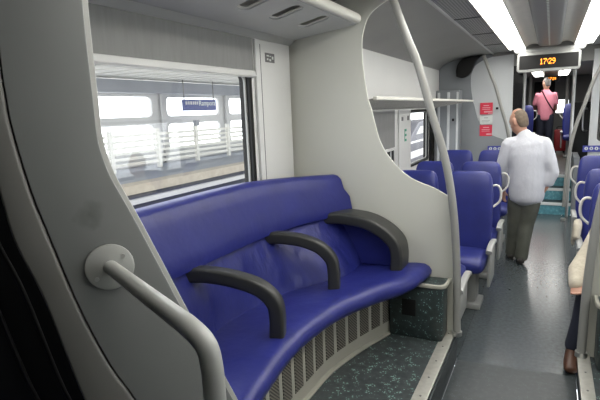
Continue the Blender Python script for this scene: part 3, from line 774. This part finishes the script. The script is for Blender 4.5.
# far upper vestibule
struct(boxo('wall_far_left', (-1.30, 9.2, .55), (-1.24, 15.2, 2.6), DARKW)); struct(boxo('wall_far_right', (1.1, 9.2, .55), (1.16, 15.2, 2.6), DARKW))
struct(plate('wall_far_end', [(-1.3, .55), (1.16, .55), (1.16, 2.6), (-1.3, 2.6)], [rr2(.10, 1.45, .40, 1.80, .02)], .06, XZ(15.1), NPANEL))
struct(boxo('door_2', (-.45, 15.0, .55), (.05, 15.04, 2.3), BLACK, bev=.01))
post('door_post', -.52, 14.2, .55, 2.5, 'dark far frame post left of the man in pink', .04, SEATGREY); post('door_post', .33, 14.2, .55, 2.5, 'pale far frame post right of the man in pink', .04, SEATGREY)
for x, lab in ((-.30, 'small far ceiling light above the man, on the left'), (.20, 'small far ceiling light above the man, on the right')):
    t = empty('ceiling_light', (x, 12.6, 2.55), lab, 'ceiling light')
    local(boxo('diffuser', (x - .09, 10.6, 2.345), (x + .09, 13.0, 2.36), LAMP), t); local(boxo('light_housing', (x - .12, 10.55, 2.36), (x + .12, 13.05, 2.42), REFL), t)
struct(boxo('ceiling_upper', (-1.24, 9.3, 2.42), (1.1, 15.05, 2.46), CEIL))
bsn = empty('dark_screen', (.5, 9.9, .55), 'black glazed screen with looped handle right of the steps', 'screen')
local(boxo('screen_panel', (.30, 9.88, .62), (.60, 9.92, 1.72), BLACK, bev=.01), bsn)
bm = bmesh.new(); sweep(bm, spline([(.55, 9.87, 1.6), (.50, 9.80, 1.58), (.49, 9.79, 1.4), (.50, 9.80, 1.24), (.56, 9.87, 1.22)], 6), circ(.016, 10)); local(obj('loop_handle', bm, STEEL, smooth=True), bsn)
local(boxo('screen_post', (.60, 9.86, .55), (.65, 9.94, 2.5), STEEL, bev=.01), bsn)

# red suitcase
rc = empty('suitcase', (.17, 12.95, .55), 'dark red suitcase standing beside the man in pink', 'suitcase')
local(boxo('case_body', (.08, 12.85, .60), (.34, 13.07, 1.10), CASE, bev=.03), rc)
bm = bmesh.new(); sweep(bm, spline([(.14, 12.97, 1.09), (.14, 12.97, 1.16), (.28, 12.97, 1.16), (.28, 12.97, 1.09)], 4), circ(.01, 8)); local(obj('handle', bm, BLACK, smooth=True), rc)
bm = bmesh.new()
for x in (.12, .30): cyl(bm, (x - .02, 12.95, .58), (x + .02, 12.95, .58), .03, 14)
local(obj('wheel', bm, BLACK, smooth=True), rc)

# ------------------------------------------------------------------ people
def blob(name, parts, m, parent, vox=.012, smooth=4):
    """parts: list of lofts [(p, rx, ry)...] with section axis; fused into one continuous skin by voxel remesh"""
    bm = bmesh.new()
    for pts, ax in parts:
        P = [Vector(q[0]) for q in pts]; rings = []
        for i, q in enumerate(pts):
            t = (P[min(i + 1, len(P) - 1)] - P[max(i - 1, 0)]).normalized(); a = Vector(ax); a = (a - t * a.dot(t)).normalized(); b = t.cross(a)
            rings.append((P[i], a, b, q[1], q[2], t))
        full = []
        p, a, b, rx, ry, t = rings[0]; r0 = min(rx, ry)
        for s in (.999, .8, .4): full.append((p - t * r0 * s * .8, a, b, rx * math.sqrt(1 - s * s), ry * math.sqrt(1 - s * s)))
        full += [(r[0], r[1], r[2], r[3], r[4]) for r in rings]
        p, a, b, rx, ry, t = rings[-1]; r0 = min(rx, ry)
        for s in (.4, .8, .999): full.append((p + t * r0 * s * .8, a, b, rx * math.sqrt(1 - s * s), ry * math.sqrt(1 - s * s)))
        n = 16; V = [[bm.verts.new(p + a * rx * math.cos(2 * PI * k / n) + b * ry * math.sin(2 * PI * k / n)) for k in range(n)] for p, a, b, rx, ry in full]
        for r0_, r1_ in zip(V, V[1:]):
            for k in range(n): bm.faces.new((r0_[k], r0_[(k + 1) % n], r1_[(k + 1) % n], r1_[k]))
        bm.faces.new(V[0][::-1]); bm.faces.new(V[-1])
    bmesh.ops.recalc_face_normals(bm, faces=bm.faces[:])
    me = bpy.data.meshes.new(name); bm.to_mesh(me); bm.free()
    to = bpy.data.objects.new('tmp', me); COL.objects.link(to)
    r = to.modifiers.new('r', 'REMESH'); r.mode = 'VOXEL'; r.voxel_size = vox; r.use_smooth_shade = True
    s = to.modifiers.new('s', 'SMOOTH'); s.iterations = smooth; s.factor = .5
    dgp = bpy.context.evaluated_depsgraph_get(); dgp.update()
    me2 = bpy.data.meshes.new_from_object(to.evaluated_get(dgp)); me2.name = name
    bpy.data.objects.remove(to); bpy.data.meshes.remove(me)
    for p in me2.polygons: p.use_smooth = True
    me2.materials.clear()
    return link(name, me2, m, parent)
XX = (1, 0, 0)
def hand(w, f, side, sz=1.0, curl=.5):
    """w wrist, f forearm/finger direction, side = thumb side direction; returns loft parts"""
    w = Vector(w); f = Vector(f).normalized(); s = Vector(side); s = (s - f * s.dot(f)).normalized(); n = f.cross(s).normalized()
    out = [([(w, .026 * sz, .020 * sz), (w + f * .04 * sz, .038 * sz, .017 * sz), (w + f * .085 * sz, .040 * sz, .014 * sz)], s)]
    for k, (o_, ln) in enumerate(((.030, .068), (.010, .078), (-.010, .072), (-.029, .055))):
        b = w + f * .085 * sz + s * o_ * sz; k1 = b + (f * (1 - curl * .3) + n * curl * .4) * ln * .5 * sz; k2 = k1 + (f * (1 - curl * .8) + n * curl) * ln * .5 * sz
        out.append(([(b - f * .02 * sz, .0095 * sz, .009 * sz), (k1, .0085 * sz, .008 * sz), (k2, .0075 * sz, .007 * sz)], s))
    b = w + f * .025 * sz + s * .028 * sz; k1 = b + (f * .7 + s * .7 + n * .2).normalized() * .04 * sz; k2 = k1 + (f * .9 + s * .25 + n * .4).normalized() * .032 * sz
    out.append(([(b, .013 * sz, .011 * sz), (k1, .0105 * sz, .0095 * sz), (k2, .0085 * sz, .008 * sz)], s))
    return out
def head_parts(c, look, tilt=0, sz=1.0):
    """c = head centre, look = horizontal facing direction"""
    c = Vector(c); l = Vector(look).normalized(); r = l.cross(Vector((0, 0, 1))).normalized(); u = r.cross(l).normalized()
    g = lambda a, b, h_: c + (r * a + l * b + u * h_) * sz
    out = [([(g(0, .005, -.115), .038 * sz, .042 * sz), (g(0, .010, -.085), .055 * sz, .072 * sz), (g(0, .005, -.04), .066 * sz, .088 * sz), (g(0, -.002, .02), .074 * sz, .097 * sz), (g(0, -.006, .07), .068 * sz, .088 * sz), (g(0, -.006, .10), .048 * sz, .064 * sz)], r),
           ([(g(0, .092, .012), .009 * sz, .008 * sz), (g(0, .105, -.022), .014 * sz, .013 * sz), (g(0, .094, -.034), .017 * sz, .010 * sz)], r),      # nose
           ([(g(-.022, .086, -.062), .006 * sz, .010 * sz), (g(0, .094, -.061), .008 * sz, .010 * sz), (g(.022, .086, -.062), .006 * sz, .010 * sz)], u),  # lips
           ([(g(-.04, .080, .026), .009 * sz, .010 * sz), (g(-.012, .086, .026), .008 * sz, .008 * sz)], u), ([(g(.04, .080, .026), .009 * sz, .010 * sz), (g(.012, .086, .026), .008 * sz, .008 * sz)], u)]  # brows
    for s in (-1, 1): out.append(([(g(s * .076, -.008, -.03), .010 * sz, .012 * sz), (g(s * .083, -.012, .005), .013 * sz, .020 * sz), (g(s * .082, -.014, .030), .010 * sz, .016 * sz)], r))
    return out, g
def eyes(g, parent, sz=1.0):
    bm = bmesh.new()
    for s in (-1, 1): bmesh.ops.create_uvsphere(bm, u_segments=10, v_segments=8, radius=.0105 * sz, matrix=Matrix.Translation(g(s * .030, .078, .004)))
    obj('eye', bm, STICKG, parent, smooth=True)

# man in the aisle, seen from behind
p1 = empty('person', (-.23, 5.62, 0), 'person from behind in white shirt and olive trousers walking along the aisle', 'person')
p1.location = (-.23, 5.62, 0)
hd, g1 = head_parts((-.075, .05, 1.535), (-.75, .62, -.28), sz=1.03)
body = list(hd)
body.append(([((.015, -.005, 1.34), .06, .055), ((-.02, .015, 1.41), .054, .054), ((-.055, .035, 1.47), .052, .056)], XX))
body.append(([((.03, 0, .84), .14, .095), ((.03, 0, 1.0), .135, .09), ((.02, 0, 1.2), .16, .10), ((.015, 0, 1.33), .13, .075)], XX))
LA = [((-.165, .0, 1.30), .045, .045), ((-.215, .01, 1.10), .038, .038), ((-.225, .07, .95), .034, .034), ((-.205, .13, .78), .026, .022)]
RA = [((.185, .0, 1.30), .045, .045), ((.245, -.03, 1.12), .038, .038), ((.275, -.03, 1.01), .034, .034), ((.235, -.02, .90), .030, .026), ((.205, -.01, .83), .026, .020)]
body += [(LA, XX), (RA, XX)]
body += hand((-.205, .13, .78), (.02, .12, -1), (.3, .9, 0)); body += hand((.205, -.01, .83), (-.45, .3, -.8), (-.3, .6, 0), curl=.6)
LL = [((-.055, .02, .84), .085, .09), ((-.065, .05, .60), .07, .075), ((-.075, .06, .44), .055, .058), ((-.09, .10, .20), .046, .05), ((-.095, .12, .07), .038, .042)]
RL = [((.095, .0, .84), .085, .09), ((.07, .02, .60), .07, .075), ((.045, .02, .44), .055, .058), ((.02, -.02, .20), .046, .05), ((.01, -.04, .07), .038, .042)]
body += [(LL, XX), (RL, XX)]
blob('body', body, SKIN, p1, .011, 2)
eyes(g1, p1)
hair = [([(g1(0, -.055, -.045), .060, .040), (g1(0, -.045, .0), .073, .060), (g1(0, -.028, .05), .072, .076), (g1(0, -.015, .095), .056, .064), (g1(0, -.012, .112), .036, .042)], g1(1, 0, 0) - g1(0, 0, 0))]
blob('hair', hair, HAIRG, p1, .009, 2)
grow = lambda pts, k: [(q[0], q[1] + k, q[2] + k) for q in pts]
sh_ = [([((.03, 0.005, .745), .178, .140), ((.032, 0, .88), .182, .140), ((.03, -.005, 1.05), .178, .128), ((.022, -.01, 1.20), .195, .122), ((.015, -.005, 1.30), .195, .105), ((.0, 0, 1.36), .13, .078), ((-.015, .01, 1.41), .068, .064)], XX),
       (grow(LA, .026)[:3] + [((-.212, .12, .83), .042, .040)], XX), (grow(RA, .026)[:4], XX),
       ([((-.165, 0, 1.31), .065, .062), ((.02, 0, 1.335), .075, .065), ((.195, 0, 1.31), .065, .062)], (0, 0, 1))]
blob('shirt', sh_, SHIRT, p1, .013, 3)
tr = [([((.02, 0, .86), .135, .095), ((.02, 0, .80), .145, .10), ((.015, .01, .72), .145, .11)], XX), ([(q[0], q[1] + .022, q[2] + .022) for q in [((-.055, .02, .78), .075, .08)] + LL[1:-1]] + [((-.095, .11, .075), .068, .072)], XX), ([(q[0], q[1] + .022, q[2] + .022) for q in [((.095, .0, .78), .075, .08)] + RL[1:-1]] + [((.01, -.03, .075), .068, .072)], XX)]
blob('trousers', tr, TROUS, p1, .013, 3)
for x, y, rr_ in ((-.10, .13, .1), (.01, -.03, -.1)):
    blob('shoe', [([((x, y - .07, .045), .036, .035), ((x - .01, y + .03, .045), .042, .038), ((x - .03, y + .13, .035), .046, .028), ((x - .04, y + .19, .030), .036, .022)], XX)], SHOE, p1, .010, 2)

# far man in pink
p2 = empty('person', (-.13, 12.6, .55), 'person in pink shirt and dark trousers with a strap across the back, far end', 'person')
hd, g2 = head_parts((0, .0, 1.60), (-.6, .75, -.2))
bd = list(hd) + [([((.0, 0, 1.40), .055, .055), ((0, 0, 1.52), .05, .052)], XX), ([((0, 0, .9), .15, .10), ((0, 0, 1.15), .16, .11), ((0, 0, 1.38), .14, .08)], XX)]
LA2 = [((-.165, 0, 1.36), .045, .045), ((-.215, .05, 1.16), .040, .040), ((-.235, .17, 1.04), .037, .037), ((-.24, .30, 1.06), .027, .023)]
RA2 = [((.165, 0, 1.36), .045, .045), ((.205, .05, 1.16), .040, .040), ((.21, .15, 1.02), .037, .037), ((.19, .28, 1.02), .027, .023)]
bd += [(LA2, XX), (RA2, XX)] + hand((-.24, .30, 1.06), (.1, 1, .05), (.8, 0, .3)) + hand((.19, .28, 1.02), (-.2, 1, 0), (-.8, 0, .3))
LL2 = [((-.085, 0, .88), .085, .09), ((-.09, .01, .5), .06, .065), ((-.09, 0, .08), .042, .045)]; RL2 = [((.085, 0, .88), .085, .09), ((.095, .0, .5), .06, .065), ((.10, .0, .08), .042, .045)]
bd += [(LL2, XX), (RL2, XX)]
blob('body', bd, SKIN, p2, .014, 2); eyes(g2, p2)
blob('hair', [([(g2(0, -.05, -.04), .062, .045), (g2(0, -.035, .02), .076, .074), (g2(0, -.015, .07), .074, .084), (g2(0, -.01, .108), .05, .06)], g2(1, 0, 0) - g2(0, 0, 0))], HAIRD, p2, .012, 2)
blob('shirt', [([((0, 0, .84), .165, .13), ((0, 0, 1.0), .165, .13), ((0, 0, 1.2), .175, .13), ((0, 0, 1.36), .165, .11), ((0, 0, 1.45), .08, .065)], XX), (grow(LA2, .024)[:2], XX), (grow(RA2, .024)[:2], XX)], PINK, p2, .016, 3)
blob('trousers', [([((0, 0, .92), .15, .11), ((0, 0, .80), .155, .11)], XX), (grow(LL2, .02), XX), (grow(RL2, .02), XX)], JEANS, p2, .016, 3)
for x in (-.09, .10): blob('shoe', [([((x, -.06, .04), .036, .034), ((x, .08, .04), .044, .034), ((x, .17, .03), .036, .024)], XX)], SHOE, p2, .012, 2)
bm = bmesh.new(); sweep(bm, spline([(-.10, .06, 1.46), (-.08, -.06, 1.44), (.0, -.135, 1.28), (.10, -.135, 1.10), (.185, -.03, .98)], 5), rrect(.030, .012, .004), up=Vector((0, 1, 0))); obj('shoulder_strap', bm, STRAP, p2, smooth=True)

# seated passenger at the right edge, facing the camera
p3 = empty('person', (.445, 3.93, 0), 'seated person at right edge with cream sleeve, dark trousers and brown shoe', 'person')
hd, g3 = head_parts((.10, -.03, 1.22), (.1, -1, -.1))
bd = list(hd) + [([((.10, 0, 1.0), .055, .055), ((.10, 0, 1.14), .05, .052)], XX), ([((.06, -.03, .56), .15, .11), ((.08, .0, .78), .15, .105), ((.10, .0, .98), .14, .08)], XX)]
AR = [((-.045, -.02, .93), .046, .046), ((-.155, -.22, .69), .044, .044), ((-.22, -.33, .59), .040, .040), ((-.245, -.42, .55), .026, .022)]
AL = [((.27, -.02, .98), .046, .046), ((.33, -.08, .74), .040, .040), ((.30, -.26, .62), .034, .034), ((.22, -.42, .60), .026, .022)]
bd += [(AR, XX), (AL, XX)] + hand((-.240, -.42, .55), (-.05, -.85, -.5), (.9, -.2, .2), curl=.7) + hand((.22, -.42, .60), (-.2, -1, -.2), (-.9, .2, .2), curl=.6)
LR = [((-.05, -.03, .52), .085, .08), ((-.13, -.22, .50), .072, .068), ((-.175, -.40, .465), .056, .056), ((-.205, -.43, .28), .046, .05), ((-.243, -.46, .09), .038, .042)]
LLf = [((.14, -.05, .54), .085, .08), ((.17, -.30, .53), .075, .07), ((.19, -.55, .51), .058, .058), ((.19, -.58, .30), .05, .052), ((.19, -.58, .09), .038, .042)]
bd += [(LR, XX), (LLf, XX)]
blob('body', bd, SKIN, p3, .010, 2); eyes(g3, p3)
blob('hair', [([(g3(0, -.05, -.04), .062, .045), (g3(0, -.035, .02), .076, .074), (g3(0, -.015, .07), .074, .084), (g3(0, -.01, .108), .05, .06)], g3(1, 0, 0) - g3(0, 0, 0))], HAIRD, p3, .011, 2)
blob('shirt', [([((.06, -.03, .53), .17, .13), ((.08, 0, .74), .17, .125), ((.10, 0, .95), .18, .105), ((.10, 0, 1.06), .07, .065)], XX), ([(q[0], q[1] + k, q[2] + k) for q, k in zip(AR[:3], (.025, .035, .040))] + [((-.242, -.41, .555), .054, .050), ((-.248, -.45, .535), .046, .042)], XX), (grow(AL, .024)[:3], XX)], CLOTH, p3, .012, 2)
blob('trousers', [([((.06, -.03, .60), .155, .11), ((.06, -.05, .53), .165, .12)], XX), (grow(LR, .012)[:4] + [((-.240, -.455, .11), .056, .058)], XX), (grow(LLf, .02), XX)], JEANS, p3, .012, 3)
for x, y in ((-.248, -.485), (.19, -.60)): blob('shoe', [([((x, y + .07, .05), .038, .045), ((x, y, .06), .043, .052), ((x - .005, y - .08, .045), .048, .038), ((x - .01, y - .16, .035), .042, .026)], XX)], BROWN, p3, .009, 2)
# cream cloth on the second right armrest
blob('draped_cloth', [([((.265, 4.86, .60), .03, .04), ((.25, 4.74, .67), .036, .05), ((.245, 4.64, .66), .034, .05), ((.24, 4.58, .58), .025, .04)], XX), ([((.24, 4.70, .66), .045, .03), ((.222, 4.68, .57), .045, .018), ((.218, 4.68, .50), .03, .014)], (0, 1, 0))], CLOTH, None, .012, 2)
tag(bpy.data.objects['draped_cloth'], 'cream cloth lying over the armrest behind the nearest right seat', 'cloth')

# ------------------------------------------------------------------ station outside the left windows
DW = -12.5
holes = []
y = 2.0
for k in range(10):
    y0 = 9.75 - 3.87 + k * 3.87 - 3.87
    holes.append(rr2(y0 - .02, 1.80, y0 + 3.12, 2.48, .18, 5)); holes.append(rr2(y0 - .02, .62, y0 + 3.12, 1.52, .18, 5))
stn = empty('station_building', (DW, 14, -.6), 'pale station wall with rounded window openings beyond the railing', 'building')
local(plate('wall', [(-2, -.6), (40, -.6), (40, 2.75), (-2, 2.75)], holes, .10, YZ(DW), CONC), stn)
local(boxo('beam', (DW + .0, -2, 2.58), (DW + .5, 40, 2.98), BEAMM), stn)
bm = bmesh.new()
for k in range(60): box(bm, (DW - .3, -2 + k * .7, 3.04), (-6.4, -2 + k * .7 + .5, 3.10))
box(bm, (DW - .3, -2, 3.10), (-6.4, 40, 3.2))
local(obj('canopy', bm, SOFF), stn)
bm = bmesh.new()
for k in range(9): box(bm, (DW + .12, 8.85 - 3.87 + k * 3.87 - 3.4, -.6), (DW + .2, 8.85 - 3.87 + k * 3.87 - 3.3, 2.75))
local(obj('downpipe', bm, CONC), stn)
struct(boxo('ground_platform', (-12.4, -2, -.6), (-9.35, 40, .15), PLAT))
struct(boxo('ground_platform_edge', (-9.35, -2, -.06), (-8.88, 40, .16), TAN))
struct(boxo('ground_platform_wall', (-9.3, -2, -1.1), (-8.98, 40, -.06), DARKW))
struct(boxo('ground_platform_ledge', (-8.98, -2, -.31), (-8.86, 40, -.19), CONC))
struct(boxo('ground_platform_plinth', (-8.98, -2, -1.1), (-8.84, 40, -.50), TAN))
struct(boxo('ground_track', (-8.9, -2, -1.1), (-2.2, 40, -.9), BALLAST))
bm = bmesh.new(); 
tr1 = empty('railway_track', (-7, 14, -.9), 'railway track with dark steel rails between train and platform', 'railway track')
for x in (-7.6, -6.1): local(boxo('rail', (x - .08, -2, -.9), (x + .08, 40, -.72), RAILST), tr1)
fe = empty('platform_railing', (-11.5, 14, .15), 'ivory slatted railing along the platform outside the window', 'railing')
for k in range(8):
    yy = 10.05 + (k - 2) * 1.95
    local(boxo('post', (-11.55, yy - .07, .15), (-11.43, yy + .07, 1.42), FENCE, bev=.01), fe)
for k in range(6):
    z = .32 + k * .175
    local(boxo('slat', (-11.53, 5.8, z), (-11.47, 20.2, z + .085), FENCE), fe)
lamp = empty('platform_box', (-11.4, 13.95, 1.42), 'small dark box mounted on top of a railing post', 'box')
local(boxo('box_body', (-11.5, 13.85, 1.42), (-11.35, 14.05, 1.62), BEAMM, bev=.02), lamp)
sg = empty('station_sign', (-11.6, 14.3, 2.1), 'blue station name sign hanging in front of an upper window opening', 'sign')
local(boxo('sign_board', (-11.64, 13.50, 1.96), (-11.58, 15.40, 2.36), SIGNB2), sg)
bm = bmesh.new()
for yy in (13.6, 15.3): cyl(bm, (-11.61, yy, 2.36), (-11.61, yy, 3.04), .02, 8)
local(obj('hanger', bm, STICKG), sg)
tx = text_mesh('sign_text', 'Rampora', .27, frameM((-11.575, 14.85, 2.225), (0, 1, 0), (0, 0, 1)), STICKW, None, .004); local(tx, sg)
bm = bmesh.new()
for yy, w in ((13.62, .10), (13.76, .08), (13.88, .1), (14.02, .07), (14.12, .09), (14.25, .06)): box(bm, (-11.578, yy, 2.18), (-11.572, yy + w, 2.29))
local(obj('glare_faint_lettering', bm, CONC), sg)  # glare over the first letters is drawn as pale blank dashes
# other train's dark nose seen through the saloon window
ot = empty('rail_vehicle', (-6.8, 26, -.72), 'low dark rail vehicle with slanting cab seen through the saloon window', 'rail vehicle')
local(plate('vehicle_body', [(22.9, -.72), (22.93, .06), (23.69, .393), (25.11, .975), (26.0, 1.048), (31.0, 1.048), (31.0, -.72)], [], 1.5, YZ(-6.8), RAILST, bevel=.05), ot)
local(plate('cab_window', [(24.5, .42), (25.35, .80), (27.7, .80), (27.7, .43)], [], .03, YZ(-6.045), SEATGREY), ot)
local(boxo('pale_stripe', (-6.06, 22.95, .02), (-6.03, 31, .12), CONC), ot)
local(boxo('pale_skirt', (-6.06, 22.95, -.72), (-6.03, 31, -.38), CONC), ot)

# ------------------------------------------------------------------ world and view
w = bpy.data.worlds.new('sky'); SC.world = w; w.use_nodes = True
bg = w.node_tree.nodes['Background']; bg.inputs[0].default_value = (.93, .97, 1.0, 1); bg.inputs[1].default_value = 3.2
sun = bpy.data.lights.new('sun', 'SUN'); sun.energy = 2.0; sun.angle = math.radians(6); so = bpy.data.objects.new('sun', sun); COL.objects.link(so)
so.rotation_euler = (math.radians(48), 0, math.radians(-200))
SC.view_settings.view_transform = 'Standard'; SC.view_settings.look = 'None'; SC.view_settings.gamma = 1; SC.view_settings.use_curve_mapping = False
SC.view_settings.exposure = 0.12
SC.cycles.max_bounces = 8; SC.cycles.transparent_max_bounces = 12
SC.cycles.use_denoising = True
